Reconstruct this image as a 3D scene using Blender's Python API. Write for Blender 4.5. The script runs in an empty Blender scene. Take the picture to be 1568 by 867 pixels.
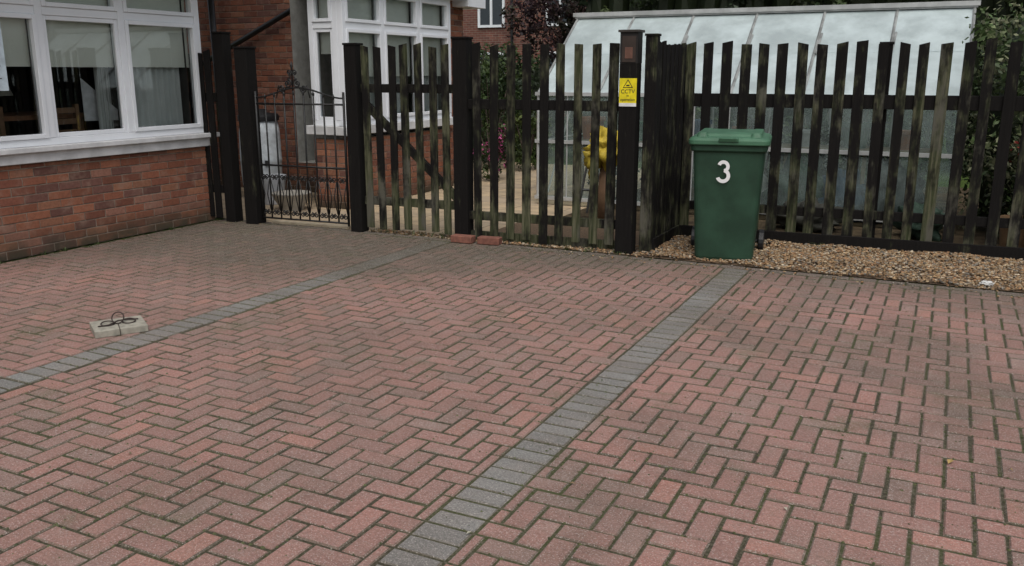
import bpy, math, random
import numpy as np
from mathutils import Vector, Matrix, noise as mn
random.seed(7); np.random.seed(7)
R=random.uniform
scene=bpy.context.scene
COL=scene.collection

# ---------------------------------------------------------------- helpers
class MB:
    def __init__(s): s.v=[];s.f=[];s.c=[];s.m=[]
    def face(s,pts,col=(1,1,1),mi=0):
        b=len(s.v); s.v+= [tuple(p) for p in pts]; s.f.append(tuple(range(b,b+len(pts)))); s.c.append(col); s.m.append(mi)
    def add(s,vs,fs,col=(1,1,1),mi=0):
        b=len(s.v); s.v+=[tuple(p) for p in vs]
        for f in fs: s.f.append(tuple(b+i for i in f)); s.c.append(col); s.m.append(mi)
    def obj(s,name,mats,parent=None,smooth=False,bevel=0):
        me=bpy.data.meshes.new(name); me.from_pydata(s.v,[],s.f)
        if not isinstance(mats,(list,tuple)): mats=[mats]
        for m in mats: me.materials.append(m)
        me.polygons.foreach_set('material_index',s.m)
        if smooth: me.polygons.foreach_set('use_smooth',[True]*len(s.f))
        at=me.color_attributes.new('Col','FLOAT_COLOR','CORNER')
        lt=np.array([len(f) for f in s.f]); c=np.array([tuple(c)+(1,) for c in s.c],dtype=np.float32)
        at.data.foreach_set('color',np.repeat(c,lt,axis=0).ravel())
        me.update()
        o=bpy.data.objects.new(name,me); COL.objects.link(o)
        if parent: o.parent=parent
        if bevel:
            b=o.modifiers.new('b','BEVEL'); b.width=bevel; b.segments=2; b.limit_method='ANGLE'
        return o
def empty(name,loc=(0,0,0)):
    e=bpy.data.objects.new(name,None); e.location=loc; e.empty_display_size=.1; COL.objects.link(e); return e
BF=[(0,3,2,1),(4,5,6,7),(0,1,5,4),(1,2,6,5),(2,3,7,6),(3,0,4,7)]
def obox(mb,O,u,U,N,Z,col=(1,1,1),mi=0,zt=None,lean=0):
    u=Vector(u).normalized(); n=Vector((u.y,-u.x,0)); O=Vector(O)
    def P(a,b,c): return O+u*a+n*b+Vector((0,0,c))
    u0,u1=U;n0,n1=N;z0,z1=Z
    za,zb=(z1,z1) if zt is None else zt
    l=lean
    vs=[P(u0,n1,z0),P(u1,n1,z0),P(u1,n0,z0),P(u0,n0,z0),P(u0+l,n1,za),P(u1+l,n1,zb),P(u1+l,n0,zb),P(u0+l,n0,za)]
    mb.add(vs,BF,col,mi)
def box(mb,c,s,rz=0,col=(1,1,1),mi=0):
    u=Vector((math.cos(rz),math.sin(rz),0))
    obox(mb,(c[0],c[1],0),u,(-s[0]/2,s[0]/2),(-s[1]/2,s[1]/2),(c[2]-s[2]/2,c[2]+s[2]/2),col,mi)
def tube(mb,pts,r,seg=6,col=(1,1,1),mi=0,cap=True):
    pts=[Vector(p) for p in pts]; n=len(pts)
    rr=r if isinstance(r,(list,tuple)) else [r]*n
    vs=[];pu=None
    for i,p in enumerate(pts):
        t=(pts[min(i+1,n-1)]-pts[max(i-1,0)]).normalized()
        if pu is None:
            a=Vector((0,0,1)) if abs(t.z)<.9 else Vector((1,0,0)); pu=t.cross(a).normalized()
        pu=(pu-t*pu.dot(t)).normalized(); w=t.cross(pu)
        for k in range(seg):
            an=2*math.pi*k/seg; vs.append(p+(pu*math.cos(an)+w*math.sin(an))*rr[i])
    fs=[]
    for i in range(n-1):
        for k in range(seg):
            a=i*seg+k;b=i*seg+(k+1)%seg; fs.append((a,b,b+seg,a+seg))
    if cap: fs.append(tuple(range(seg))[::-1]); fs.append(tuple((n-1)*seg+k for k in range(seg)))
    mb.add(vs,fs,col,mi)
def lathe(mb,c,prof,seg=20,col=(1,1,1),mi=0,sx=1,sy=1):
    vs=[];fs=[]
    for (r,z) in prof:
        for k in range(seg):
            a=2*math.pi*k/seg; vs.append((c[0]+r*sx*math.cos(a),c[1]+r*sy*math.sin(a),c[2]+z))
    for i in range(len(prof)-1):
        for k in range(seg):
            a=i*seg+k;b=i*seg+(k+1)%seg; fs.append((a,b,b+seg,a+seg))
    fs.append(tuple((len(prof)-1)*seg+k for k in range(seg)))
    mb.add(vs,fs,col,mi)
def lump(mb,c,s,seed=0,rough=.25,nu=18,nv=12,col=(1,1,1),mi=0):
    vs=[];fs=[]
    for j in range(nv+1):
        ph=math.pi*j/nv
        for i in range(nu):
            th=2*math.pi*i/nu
            d=Vector((math.sin(ph)*math.cos(th),math.sin(ph)*math.sin(th),math.cos(ph)))
            k=1+rough*mn.noise(d*2.2+Vector((seed,0,0)))+rough*.5*mn.noise(d*6+Vector((0,seed,0)))
            vs.append((c[0]+d.x*s[0]*k,c[1]+d.y*s[1]*k,c[2]+d.z*s[2]*k))
    for j in range(nv):
        for i in range(nu):
            a=j*nu+i;b=j*nu+(i+1)%nu; fs.append((a,a+nu,b+nu,b))
    mb.add(vs,fs,col,mi)
def block(mb,O,u,v,n,a0,a1,b0,b1,top,ch,col,tilt=0.0,mi=0,jit=0.0,edge=None):
    O=Vector(O);u=Vector(u);v=Vector(v);n=Vector(n)
    t=[R(-tilt,tilt) for _ in range(4)]
    def P(a,b,h): return O+u*a+v*b+n*h
    cs=[(a0+R(-jit,jit),b0+R(-jit,jit)),(a1+R(-jit,jit),b0+R(-jit,jit)),(a1+R(-jit,jit),b1+R(-jit,jit)),(a0+R(-jit,jit),b1+R(-jit,jit))]; ins=[(1,1),(-1,1),(-1,-1),(1,-1)]
    dz=R(-tilt,tilt)
    vs=[P(a,b,0) for a,b in cs]+[P(a,b,top-ch*.8+dz+t[i]*.4) for i,(a,b) in enumerate(cs)]+[P(a+ch*ins[i][0],b+ch*ins[i][1],top+dz+t[i]*.4) for i,(a,b) in enumerate(cs)]
    b_=len(mb.v); mb.v+=[tuple(p) for p in vs]
    mb.f.append(tuple(b_+i for i in (8,9,10,11))); mb.c.append(col); mb.m.append(mi)
    for k in range(4):
        j=(k+1)%4; ec=col
        if edge:
            q=R(.25,.95); ec=tuple(x*(1-q)+y*q for x,y in zip(col,edge))
        for f in ((k,j,4+j,4+k),(4+k,4+j,8+j,8+k)):
            mb.f.append(tuple(b_+i for i in f)); mb.c.append(ec); mb.m.append(mi)

# ---------------------------------------------------------------- materials
def NM(name):
    m=bpy.data.materials.new(name); m.use_nodes=True; nt=m.node_tree
    return m,nt,nt.nodes['Principled BSDF'],nt.nodes['Material Output']
def nd(nt,t,ins=None,**props):
    n=nt.nodes.new(t)
    for k,v in props.items(): setattr(n,k,v)
    for k,v in (ins or {}).items():
        if isinstance(v,bpy.types.NodeSocket): nt.links.new(v,n.inputs[k])
        else: n.inputs[k].default_value=v
    return n
def c4(c): return (c[0],c[1],c[2],1)
def mix(nt,fac,a,b,bt='MIX'):
    n=nt.nodes.new('ShaderNodeMix'); n.data_type='RGBA'; n.blend_type=bt
    for i,v in ((0,fac),(6,a),(7,b)):
        if isinstance(v,bpy.types.NodeSocket): nt.links.new(v,n.inputs[i])
        else: n.inputs[i].default_value=c4(v) if isinstance(v,tuple) else v
    return n.outputs[2]
def mth(nt,op,a,b=0.0,c=None,clamp=False):
    n=nt.nodes.new('ShaderNodeMath'); n.operation=op; n.use_clamp=clamp
    for i,v in enumerate((a,b) if c is None else (a,b,c)):
        if isinstance(v,bpy.types.NodeSocket): nt.links.new(v,n.inputs[i])
        else: n.inputs[i].default_value=v
    return n.outputs[0]
def noise(nt,scale,detail=4,rough=.55,vec=None,st=None):
    if vec is None: vec=nd(nt,'ShaderNodeNewGeometry').outputs['Position']
    if st: vec=nd(nt,'ShaderNodeVectorMath',{0:vec,1:st},operation='MULTIPLY').outputs[0]
    n=nd(nt,'ShaderNodeTexNoise',{'Vector':vec,'Scale':scale,'Detail':detail,'Roughness':rough}); return n.outputs['Fac']
def mr(nt,v,a,b,c=0.,d=1.,smooth=True):
    n=nd(nt,'ShaderNodeMapRange',{'Value':v,'From Min':a,'From Max':b,'To Min':c,'To Max':d})
    if smooth: n.interpolation_type='SMOOTHSTEP'
    return n.outputs[0]
def bump(nt,h,bs,strength=.3,dist=.01):
    b=nd(nt,'ShaderNodeBump',{'Height':h,'Strength':strength,'Distance':dist}); nt.links.new(b.outputs[0],bs.inputs['Normal'])
def setc(nt,bs,c,rough=.7,spec=.4):
    if isinstance(c,bpy.types.NodeSocket): nt.links.new(c,bs.inputs['Base Color'])
    else: bs.inputs['Base Color'].default_value=c4(c)
    if isinstance(rough,bpy.types.NodeSocket): nt.links.new(rough,bs.inputs['Roughness'])
    else: bs.inputs['Roughness'].default_value=rough
    bs.inputs['Specular IOR Level'].default_value=spec
def attr(nt): return nd(nt,'ShaderNodeAttribute',attribute_name='Col').outputs['Color']
def simple(name,c,rough=.6,var=.25,scale=8,metal=0,spec=.4,bm=0,usecol=False):
    m,nt,bs,_=NM(name)
    n=noise(nt,scale); f=mr(nt,n,.3,.7)
    base=attr(nt) if usecol else c
    if usecol: base=mix(nt,1.0,base,c,'MULTIPLY')
    d=mix(nt,1.0,base,(1-var,1-var,1-var),'MULTIPLY')
    setc(nt,bs,mix(nt,f,d,base),rough,spec); bs.inputs['Metallic'].default_value=metal
    if bm: bump(nt,noise(nt,scale*8),bs,bm,.005)
    return m

def paver_mat():
    m,nt,bs,_=NM('paver'); a=attr(nt)
    pos=nd(nt,'ShaderNodeNewGeometry').outputs['Position']
    xyz=nd(nt,'ShaderNodeSeparateXYZ',{0:pos})
    big=noise(nt,.9,5,.6,pos); mid=noise(nt,5,5,.65,pos); fine=noise(nt,70,4,.75,pos); speck=noise(nt,150,2,.8,pos)
    y0=mr(nt,xyz.outputs[0],-5.2,-1.5,4.6,6.3)
    w=mth(nt,'SUBTRACT',xyz.outputs[1],y0)
    w=mth(nt,'ADD',w,mth(nt,'MULTIPLY',mth(nt,'SUBTRACT',big,.5),2.8))
    dirt=mr(nt,w,-.5,1.3,0.,.92)
    off=nd(nt,'ShaderNodeVectorMath',{0:pos,1:(7.3,2.1,0)},operation='ADD').outputs[0]
    patch=mr(nt,noise(nt,.75,5,.65,off),.44,.68,0.,.6)
    rp=mth(nt,'MULTIPLY',patch,mr(nt,xyz.outputs[0],-2.2,-.6,.55,1.))
    dirt=mth(nt,'MAXIMUM',dirt,rp)
    dirt=mth(nt,'MULTIPLY',dirt,mr(nt,mid,.25,.6,.6,1.))
    c=mix(nt,mr(nt,noise(nt,2.2,5,.6,off),.3,.7,.1,.45),a,(.195,.155,.132))
    c=mix(nt,dirt,c,(.092,.08,.06))
    moss=mth(nt,'MULTIPLY',mr(nt,noise(nt,1.7,6,.7,pos),.53,.72),mr(nt,mid,.4,.58))
    c=mix(nt,mth(nt,'MULTIPLY',moss,.6),c,(.08,.088,.036))
    c=mix(nt,mr(nt,fine,.35,.65,0,.55),c,mix(nt,1.,c,(.5,.5,.5),'MULTIPLY'))
    c=mix(nt,mr(nt,speck,.54,.68,0,.6),c,(.48,.43,.39))
    c=mix(nt,mr(nt,mid,.5,.8,0,.3),c,(.34,.29,.255))
    setc(nt,bs,c,mr(nt,mid,.2,.8,.82,.98),.15)
    bump(nt,mth(nt,'ADD',fine,mth(nt,'MULTIPLY',speck,.6)),bs,.8,.006)
    return m
def joint_mat():
    m,nt,bs,_=NM('paving_joint')
    c=mix(nt,mr(nt,noise(nt,1.3,5),.4,.65),(.045,.039,.027),(.052,.06,.024))
    c=mix(nt,mr(nt,noise(nt,90,3),.4,.7),c,(.1,.09,.065))
    setc(nt,bs,c,.95,.1); bump(nt,noise(nt,120),bs,.6,.005); return m
def brick_mat():
    m,nt,bs,_=NM('brick'); a=attr(nt)
    pos=nd(nt,'ShaderNodeNewGeometry').outputs['Position']
    z=nd(nt,'ShaderNodeSeparateXYZ',{0:pos}).outputs[2]
    c=mix(nt,mr(nt,noise(nt,35,4,.7,pos),.3,.75,0,.6),a,mix(nt,1.,a,(.45,.42,.42),'MULTIPLY'))
    c=mix(nt,mr(nt,noise(nt,9,4,.6,pos),.5,.75,0,.5),c,(.3,.2,.15))
    low=mth(nt,'MULTIPLY',mr(nt,z,.28,0.,0,1),mr(nt,noise(nt,4,4,.6,pos),.3,.6,.35,.95))
    c=mix(nt,low,c,(.05,.045,.03))
    setc(nt,bs,c,.85,.25); bump(nt,noise(nt,110,3,.7,pos),bs,.5,.004); return m
def mortar_mat():
    m,nt,bs,_=NM('mortar'); 
    setc(nt,bs,mix(nt,mr(nt,noise(nt,12),.3,.7),(.18,.14,.11),(.3,.25,.2)),.95,.1); bump(nt,noise(nt,150),bs,.5,.004); return m
def brickflat(name,axis,c1=(.25,.1,.06),c2=(.16,.065,.045)):
    m,nt,bs,_=NM(name)
    xyz=nd(nt,'ShaderNodeSeparateXYZ',{0:nd(nt,'ShaderNodeNewGeometry').outputs['Position']})
    v=nd(nt,'ShaderNodeCombineXYZ',{0:xyz.outputs[axis],1:xyz.outputs[2]}).outputs[0]
    b=nd(nt,'ShaderNodeTexBrick',{'Vector':v,'Color1':c4(c1),'Color2':c4(c2),'Mortar':(.24,.2,.16,1),'Scale':1.,'Mortar Size':.006,'Brick Width':.225,'Row Height':.075})
    setc(nt,bs,mix(nt,mr(nt,noise(nt,3),.3,.7),b.outputs[0],mix(nt,1.,b.outputs[0],(.7,.7,.7),'MULTIPLY')),.85,.2); return m
def wood_mat():
    m,nt,bs,_=NM('stained_timber'); a=attr(nt)
    pos=nd(nt,'ShaderNodeNewGeometry').outputs['Position']
    z=nd(nt,'ShaderNodeSeparateXYZ',{0:pos}).outputs[2]
    g=noise(nt,14,6,.7,pos,(1,1,.22)); g2=noise(nt,60,4,.6,pos,(1,1,.06)); big=noise(nt,3.1,4,.6,pos)
    ar=nd(nt,'ShaderNodeSeparateColor',{0:a}).outputs[0]
    f=mth(nt,'ADD',mth(nt,'MULTIPLY',ar,.85),mth(nt,'MULTIPLY',mth(nt,'SUBTRACT',g,.5),2.2))
    f=mth(nt,'ADD',f,mth(nt,'MULTIPLY',mth(nt,'SUBTRACT',big,.5),1.9))
    f=mth(nt,'ADD',f,mth(nt,'MULTIPLY',mr(nt,z,1.0,.1,0.,.28),mr(nt,ar,0.02,.15)))
    f=mr(nt,f,.25,.95,0,.88)
    green=mix(nt,mr(nt,g2,.35,.75),(.04,.048,.022),(.14,.135,.085))
    green=mix(nt,mr(nt,noise(nt,5,4,.6,pos,(1,1,.4)),.5,.65),green,(.1,.095,.075))
    c=mix(nt,f,mix(nt,g2,(.006,.0055,.0055),(.014,.0125,.0115)),green)
    setc(nt,bs,c,.92,.1); bump(nt,g2,bs,.6,.005); return m
def leaf_mat():
    m,nt,bs,out=NM('leaf'); a=attr(nt); setc(nt,bs,a,.55,.35)
    tr=nd(nt,'ShaderNodeBsdfTranslucent',{'Color':a})
    mx=nd(nt,'ShaderNodeMixShader',{0:.25,1:bs.outputs[0],2:tr.outputs[0]}); nt.links.new(mx.outputs[0],out.inputs[0]); return m
def glass_mat(name='window_glass',tint=(.88,.92,.92),base=.05,k=.8):
    m,nt,bs,out=NM(name); nt.nodes.remove(bs)
    fr=nd(nt,'ShaderNodeFresnel',{'IOR':1.5})
    f=mth(nt,'MULTIPLY_ADD',fr.outputs[0],k,base)
    t=nd(nt,'ShaderNodeBsdfTransparent',{'Color':c4(tint)}); g=nd(nt,'ShaderNodeBsdfGlossy',{'Color':(1,1,1,1),'Roughness':.02})
    mx=nd(nt,'ShaderNodeMixShader',{0:f,1:t.outputs[0],2:g.outputs[0]}); nt.links.new(mx.outputs[0],out.inputs[0]); return m
def frosted(name,c,tr,rough=.25,var=.2,sp=.15):
    m,nt,bs,out=NM(name)
    n=noise(nt,1.6,5,.6); col=mix(nt,mr(nt,n,.3,.7),tuple(x*(1-var) for x in c),c)
    col=mix(nt,mr(nt,noise(nt,9,6,.7),.55,.8,0,.5),col,tuple(x*.6 for x in c))
    setc(nt,bs,col,rough,.5)
    t=nd(nt,'ShaderNodeBsdfTransparent',{'Color':(.88,.95,.93,1)})
    mx=nd(nt,'ShaderNodeMixShader',{0:mr(nt,noise(nt,3,5,.6),.3,.7,max(0,tr-sp),min(.95,tr+sp)),1:bs.outputs[0],2:t.outputs[0]}); nt.links.new(mx.outputs[0],out.inputs[0]); return m

M_pav=paver_mat(); M_joint=joint_mat(); M_brick=brick_mat(); M_mortar=mortar_mat()
M_wood=wood_mat(); M_leaf=leaf_mat(); M_glass=glass_mat()
M_white=simple('upvc_white',(.78,.8,.83),.35,.08,3)
M_sill=simple('painted_sill',(.66,.66,.66),.6,.3,5,bm=.1)
M_black=simple('black_plastic',(.015,.015,.016),.4,.3)
M_iron=simple('black_iron',(.012,.012,.012),.5,.4,30)
M_tile=simple('roof_tile',(.09,.05,.04),.8,.4,6)
M_bark=simple('bark',(.08,.06,.045),.9,.5,10,bm=.5)
M_any=simple('painted_object',(1,1,1),.6,.25,14,usecol=True,bm=.1,spec=.25)
M_alu=simple('aluminium',(.5,.51,.5),.45,.3,5,metal=.2)
M_bar=simple('glazing_bar',(.3,.31,.3),.6,.5,7)

# ---------------------------------------------------------------- ground
def sheet(name,x0,x1,y0,y1,z,mat):
    mb=MB(); mb.face([(x0,y0,z),(x1,y0,z),(x1,y1,z),(x0,y1,z)]); return mb.obj(name,mat)
m,nt,bs,_=NM('grass')
c=mix(nt,mr(nt,noise(nt,3),.3,.7),(.045,.075,.018),(.09,.13,.03)); c=mix(nt,mr(nt,noise(nt,80),.3,.7),c,(.03,.05,.012))
setc(nt,bs,c,.9,.1); bump(nt,noise(nt,100),bs,.8,.02)
sheet('ground',-150,150,-150,150,-.012,m)
m,nt,bs,_=NM('soil')
c=mix(nt,mr(nt,noise(nt,6),.3,.7),(.04,.03,.02),(.1,.075,.045)); setc(nt,bs,c,.95,.1); bump(nt,noise(nt,50),bs,.8,.02)
sheet('garden_soil',-3.75,5,7.16,13.6,-.006,m)
m,nt,bs,_=NM('patio_slab')
xy=nd(nt,'ShaderNodeNewGeometry').outputs['Position']
b=nd(nt,'ShaderNodeTexBrick',{'Vector':xy,'Color1':(.46,.35,.22,1),'Color2':(.38,.3,.21,1),'Mortar':(.12,.1,.07,1),'Scale':1.,'Mortar Size':.006,'Brick Width':.6,'Row Height':.45})
c=mix(nt,mr(nt,noise(nt,5,5),.35,.75,0,.6),b.outputs[0],(.2,.17,.13)); setc(nt,bs,c,.85,.2); bump(nt,noise(nt,60),bs,.3,.005)
sheet('garden_patio',-10,-3.75,7.1,14.0,-.004,m)

# driveway block paving
mb=MB()
X0,X1,Y0,Y1=-6.98,2.6,.0,7.02
def pcol():
    k=R(.9,1.09); h=R(0,1)
    base=Vector((.36,.182,.15)).lerp(Vector((.315,.17,.145)),h)
    if random.random()<.1: base=Vector((.29,.178,.15))
    if random.random()<.06: base=Vector((.4,.195,.155))
    return tuple(base*k)
G=.0045; ED=(.08,.074,.048)
regs=[(X0,-4.3),(-4.1,-1.53),(-1.33,X1)]
a=.1; nx=int((X1-X0)/a)+4; ny=int((Y1-Y0)/a)+4
for i in range(-2,nx):
    for j in range(-2,ny):
        cc=(i+j)%4
        if cc==0: r=(i,j,i+2,j+1)
        elif cc==2: r=(i,j,i+1,j+2)
        else: continue
        x0,y0,x1,y1=X0+r[0]*a,Y0+r[1]*a,X0+r[2]*a,Y0+r[3]*a
        y0=max(y0,Y0);y1=min(y1,Y1)
        if y1-y0<.02: continue
        col=pcol()
        for (q0,q1) in regs:
            p0=max(x0,q0);p1=min(x1,q1)
            if p1-p0<.02: continue
            j1=R(-.0015,.0015);j2=R(-.0015,.0015)
            block(mb,(0,0,-.012),(1,0,0),(0,1,0),(0,0,1),p0+G+j1,p1-G+j1,y0+G+j2,y1-G+j2,.0115,.006,col,.002,jit=.0014,edge=ED)
def gcol():
    k=R(.85,1.12); return (.21*k,.212*k,.202*k)
for sx in (-4.3,-1.53):
    y=Y0
    while y<Y1-.03:
        block(mb,(0,0,-.012),(1,0,0),(0,1,0),(0,0,1),sx+G,sx+.2-G,y+G,min(y+.1,Y1)-G,.0115,.006,gcol(),.002,jit=.0014,edge=ED); y+=.1
x=X0
while x<X1:
    k=R(.8,1.1)
    block(mb,(0,0,-.012),(1,0,0),(0,1,0),(0,0,1),x+G,x+.2-G,Y1+G,Y1+.1-G,.0115,.006,(.22*k,.16*k,.14*k),.002,jit=.0013,edge=ED); x+=.2
paving=mb.obj('block_paving',M_pav)
sheet('driveway_base',X0,X1,Y0-0.0,Y1+.105,-.0045,M_joint)
mb=MB()
for _ in range(15000):
    x=R(X0,X1-1.6);y=R(1.0,Y1+.1)
    if random.random()<.5: x=round((x-X0)/.1)*.1+X0+R(-.007,.007)
    else: y=round(y/.1)*.1+R(-.007,.007)
    if mn.noise(Vector((x*.7,y*.7,3)))<R(-.3,.2) and y<6.7: continue
    s=R(.003,.009); g=R(.6,1.3)
    c=(.07*g,.078*g,.03*g)
    mb.add([(x-s,y,-.003),(x,y-s,-.003),(x+s,y,-.003),(x,y+s,-.003),(x,y,s*.35)],[(0,1,4),(1,2,4),(2,3,4),(3,0,4)],c)
mb.obj('moss',M_any)

# gravel
ico=[]
t=(1+5**.5)/2
for p in [(-1,t,0),(1,t,0),(-1,-t,0),(1,-t,0),(0,-1,t),(0,1,t),(0,-1,-t),(0,1,-t),(t,0,-1),(t,0,1),(-t,0,-1),(-t,0,1)]: ico.append(Vector(p).normalized())
ICF=[(0,11,5),(0,5,1),(0,1,7),(0,7,10),(0,10,11),(1,5,9),(5,11,4),(11,10,2),(10,7,6),(7,1,8),(3,9,4),(3,4,2),(3,2,6),(3,6,8),(3,8,9),(4,9,5),(2,4,11),(6,2,10),(8,6,7),(9,8,1)]
pal=[(.38,.25,.13),(.45,.33,.2),(.3,.19,.1),(.52,.43,.31),(.2,.14,.09),(.36,.2,.1),(.25,.22,.18),(.33,.21,.11)]
def stones(mb,x0,x1,y0,y1,n,smin=.006,smax=.0135,zf=None):
    for _ in range(n):
        x=R(x0,x1);y=R(y0,y1);s=R(smin,smax); rz=R(0,6.28);cz,sz=math.cos(rz),math.sin(rz)
        sx,sy,sz2=s*R(.9,1.5),s*R(.7,1.1),s*R(.5,.8); z=R(0,.014)+ (zf(x,y) if zf else 0)
        vs=[]
        for p in ico:
            q=1+R(-.15,.15); X,Y,Z=p.x*sx*q,p.y*sy*q,p.z*sz2*q
            vs.append((x+X*cz-Y*sz,y+X*sz+Y*cz,z+Z))
        k=R(.5,1.05); c=random.choice(pal); mb.add(vs,ICF,tuple(v*k for v in c))
mb=MB()
gz=lambda x,y: .018*(mn.noise(Vector((x*3,y*3,0)))+.6)+ .02*max(0,min(1,(y-7.14)/.3))
stones(mb,-2.3,1.9,7.13,8.25,16500,zf=gz)
stones(mb,-4.0,-2.3,7.13,7.6,3000)
stones(mb,-5.1,-4.0,7.1,7.25,500)
stones(mb,-3.4,.9,6.9,7.12,110,.005,.011)
mb.obj('gravel',M_any)
sheet('gravel_bed',-4.0,1.9,7.126,8.3,.004,simple('gravel_base',(.15,.1,.06),.95,.5,60))
mb=MB(); lump(mb,(.36,7.2,.03),(.045,.025,.018),3,.5,col=(.62,.62,.6)); mb.obj('white_stone',M_any)

# ---------------------------------------------------------------- brickwork
BC=[(.3,.12,.07),(.26,.1,.06),(.33,.15,.09),(.22,.085,.055),(.28,.135,.095),(.17,.08,.062)]
def brickwork(name,O,u,L,z0,z1,parent,thick=.1):
    u=Vector(u).normalized(); n=Vector((u.y,-u.x,0))
    mb=MB(); obox(mb,O,u,(0.004,L-.004),(-thick,-.006),(z0,z1))
    mb.obj(name+'_mortar',M_mortar,parent)
    mb=MB(); r=0; z=z0
    while z<z1-.01:
        s=-.1125 if r%2 else 0
        while s<L-.01:
            a0=max(s,0);a1=min(s+.225,L); zz=min(z+.075,z1)
            if a1-a0>.02:
                k=R(.8,1.12); c=tuple(v*k for v in random.choice(BC))
                block(mb,Vector(O)-n*.01,u,(0,0,1),n,a0+(.005 if a0>0 else 0),a1-(.005 if a1<L else 0),z+.005,zz-.005,.0105,.003,c,.001,jit=.001)
            s+=.225
        z+=.075;r+=1
    return mb.obj(name,M_brick,parent)

house=empty('brick_house')
brickwork('bay_wall',(-7.03,1.0,0),(0,1,0),5.98,0,.79,house)
brickwork('rear_wall',(-10.5,9.2,0),(1,0,0),3.9,0,3.3,house)
brickwork('bay_return',(-6.62,8.2,0),(1,0,0),.47,0,.8,house,.06)
brickwork('garden_bay_wall',(-6.15,8.2,0),(0,1,0),2.4,0,.8,house)
brickwork('garden_wall',(-6.3,10.6,0),(0,1,0),.6,0,3.3,house)
Fx=brickflat('brick_faceX',1); Fy=brickflat('brick_faceY',0)
mb=MB()
obox(mb,(-7.5,-2,0),(0,1,0),(0,9.0),(-.2,0),(2.95,5.2),mi=0)
obox(mb,(-7.03,-2,0),(0,1,0),(0,2.98),(-.1,0),(0,2.6),mi=0)
obox(mb,(-10.5,6.9,0),(1,0,0),(0,3.46),(-.08,.02),(0,.79),mi=1)
obox(mb,(-10.5,6.9,0),(1,0,0),(0,3.0),(-.08,.02),(.79,5.2),mi=1)
obox(mb,(-10.5,9.26,0),(1,0,0),(0,4.1),(-.3,-.05),(3.3,5.2),mi=1)
obox(mb,(-6.35,9.3,0),(0,1,0),(0,1.9),(-.3,0),(3.3,5.2),mi=0)
mb.obj('upper_walls',[Fx,Fy],house)
mb=MB()
mb.add([(-6.55,-2.3,2.62),(-6.55,7.3,2.62),(-7.5,7.3,2.98),(-7.5,-2.3,2.98),(-6.55,-2.3,2.56),(-6.55,7.3,2.56),(-7.5,7.3,2.9),(-7.5,-2.3,2.9)],[(0,1,2,3),(7,6,5,4),(0,4,5,1),(1,5,6,2)])
mb.add([(-7.0,-2.4,5.1),(-7.0,11.6,5.1),(-10,11.6,7.0),(-10,-2.4,7.0)],[(0,1,2,3)])
mb.add([(-6.0,8.0,2.62),(-6.0,10.9,2.62),(-6.5,10.9,2.9),(-6.5,8.0,2.9)],[(0,1,2,3)])
mb.obj('roof_tiles',M_tile,house)
mb=MB()
obox(mb,(-7.03,-2,0),(0,1,0),(-.1,9.08),(-.4,.4),(2.47,2.555))
obox(mb,(-6.15,8.05,0),(0,1,0),(0,2.8),(-.5,.12),(2.5,2.6))
obox(mb,(-6.3,10.9,0),(0,1,0),(0,.5),(-.3,.25),(2.42,2.56))
mb.obj('fascia_boards',M_white,house)
mb=MB()
obox(mb,(-7.03,.9,0),(0,1,0),(0,6.16),(-.1,.09),(.885,.93)); obox(mb,(-7.03,.9,0),(0,1,0),(0,6.1),(-.1,.05),(.795,.883))
obox(mb,(-6.15,8.12,0),(0,1,0),(0,2.55),(-.1,.06),(.85,.95)); obox(mb,(-6.68,8.2,0),(1,0,0),(0,.52),(-.05,.06),(.85,.95))
mb.obj('window_sills',M_sill,house,bevel=.006)
def window(name,O,u,cuts,z0,z1,tz,opens=()):
    mf=MB();mg=MB()
    uu=Vector(u).normalized(); n=Vector((uu.y,-uu.x,0))
    L0,L1=cuts[0],cuts[-1]
    obox(mf,O,u,(L0,L1),(-.07,0),(z0,z0+.06)); obox(mf,O,u,(L0,L1),(-.07,0),(z1-.06,z1))
    for i,c in enumerate(cuts):
        w=.035; a0=c if i==0 else c-w; a1=c if i==len(cuts)-1 else c+w
        if i==0:a1=c+.06
        if i==len(cuts)-1:a0=c-.07
        obox(mf,O,u,(a0,a1),(-.07,.003),(z0+.0601,z1-.0601))
    for i in range(len(cuts)-1):
        a0=cuts[i]+(.06 if i==0 else .035); a1=cuts[i+1]-(.07 if i==len(cuts)-2 else .035)
        obox(mf,O,u,(a0+.0005,a1-.0005),(-.07,0),(tz-.035,tz+.035))
        for (b0,b1) in ((z0+.061,tz-.036),(tz+.036,z1-.061)):
            e=.038; pr=.015 if i in opens or b0>tz else -.01
            obox(mf,O,u,(a0,a0+e),(-.06,pr),(b0,b1));obox(mf,O,u,(a1-e,a1),(-.06,pr),(b0,b1))
            obox(mf,O,u,(a0+e,a1-e),(-.06,pr),(b0,b0+e));obox(mf,O,u,(a0+e,a1-e),(-.06,pr),(b1-e,b1))
            q=[Vector(O)+uu*s-n*.03+Vector((0,0,z)) for s,z in ((a0+e,b0+e),(a1-e,b0+e),(a1-e,b1-e),(a0+e,b1-e))]
            mg.face(q)
    mf.obj(name+'_frame',M_white,house,bevel=.004); mg.obj(name+'_glass',M_glass,house)
window('bay_window',(-7.03,0,0),(0,1,0),[1.0,1.75,2.6,3.45,4.3,5.16,6.0,6.97],.931,2.465,2.06,opens=(4,6))
window('garden_bay_window',(-6.15,0,0),(0,1,0),[8.2,8.98,9.78,10.58],.951,2.5,2.06,opens=(0,1,2))
window('garden_bay_side_window',(-6.62,8.2,0),(1,0,0),[0,.40],.951,2.5,2.06)
M_blind=simple('blind',(.76,.76,.68),.9,.06,3); M_curt=simple('net_curtain',(.56,.58,.56),.9,.15,3)
mb=MB()
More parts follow.
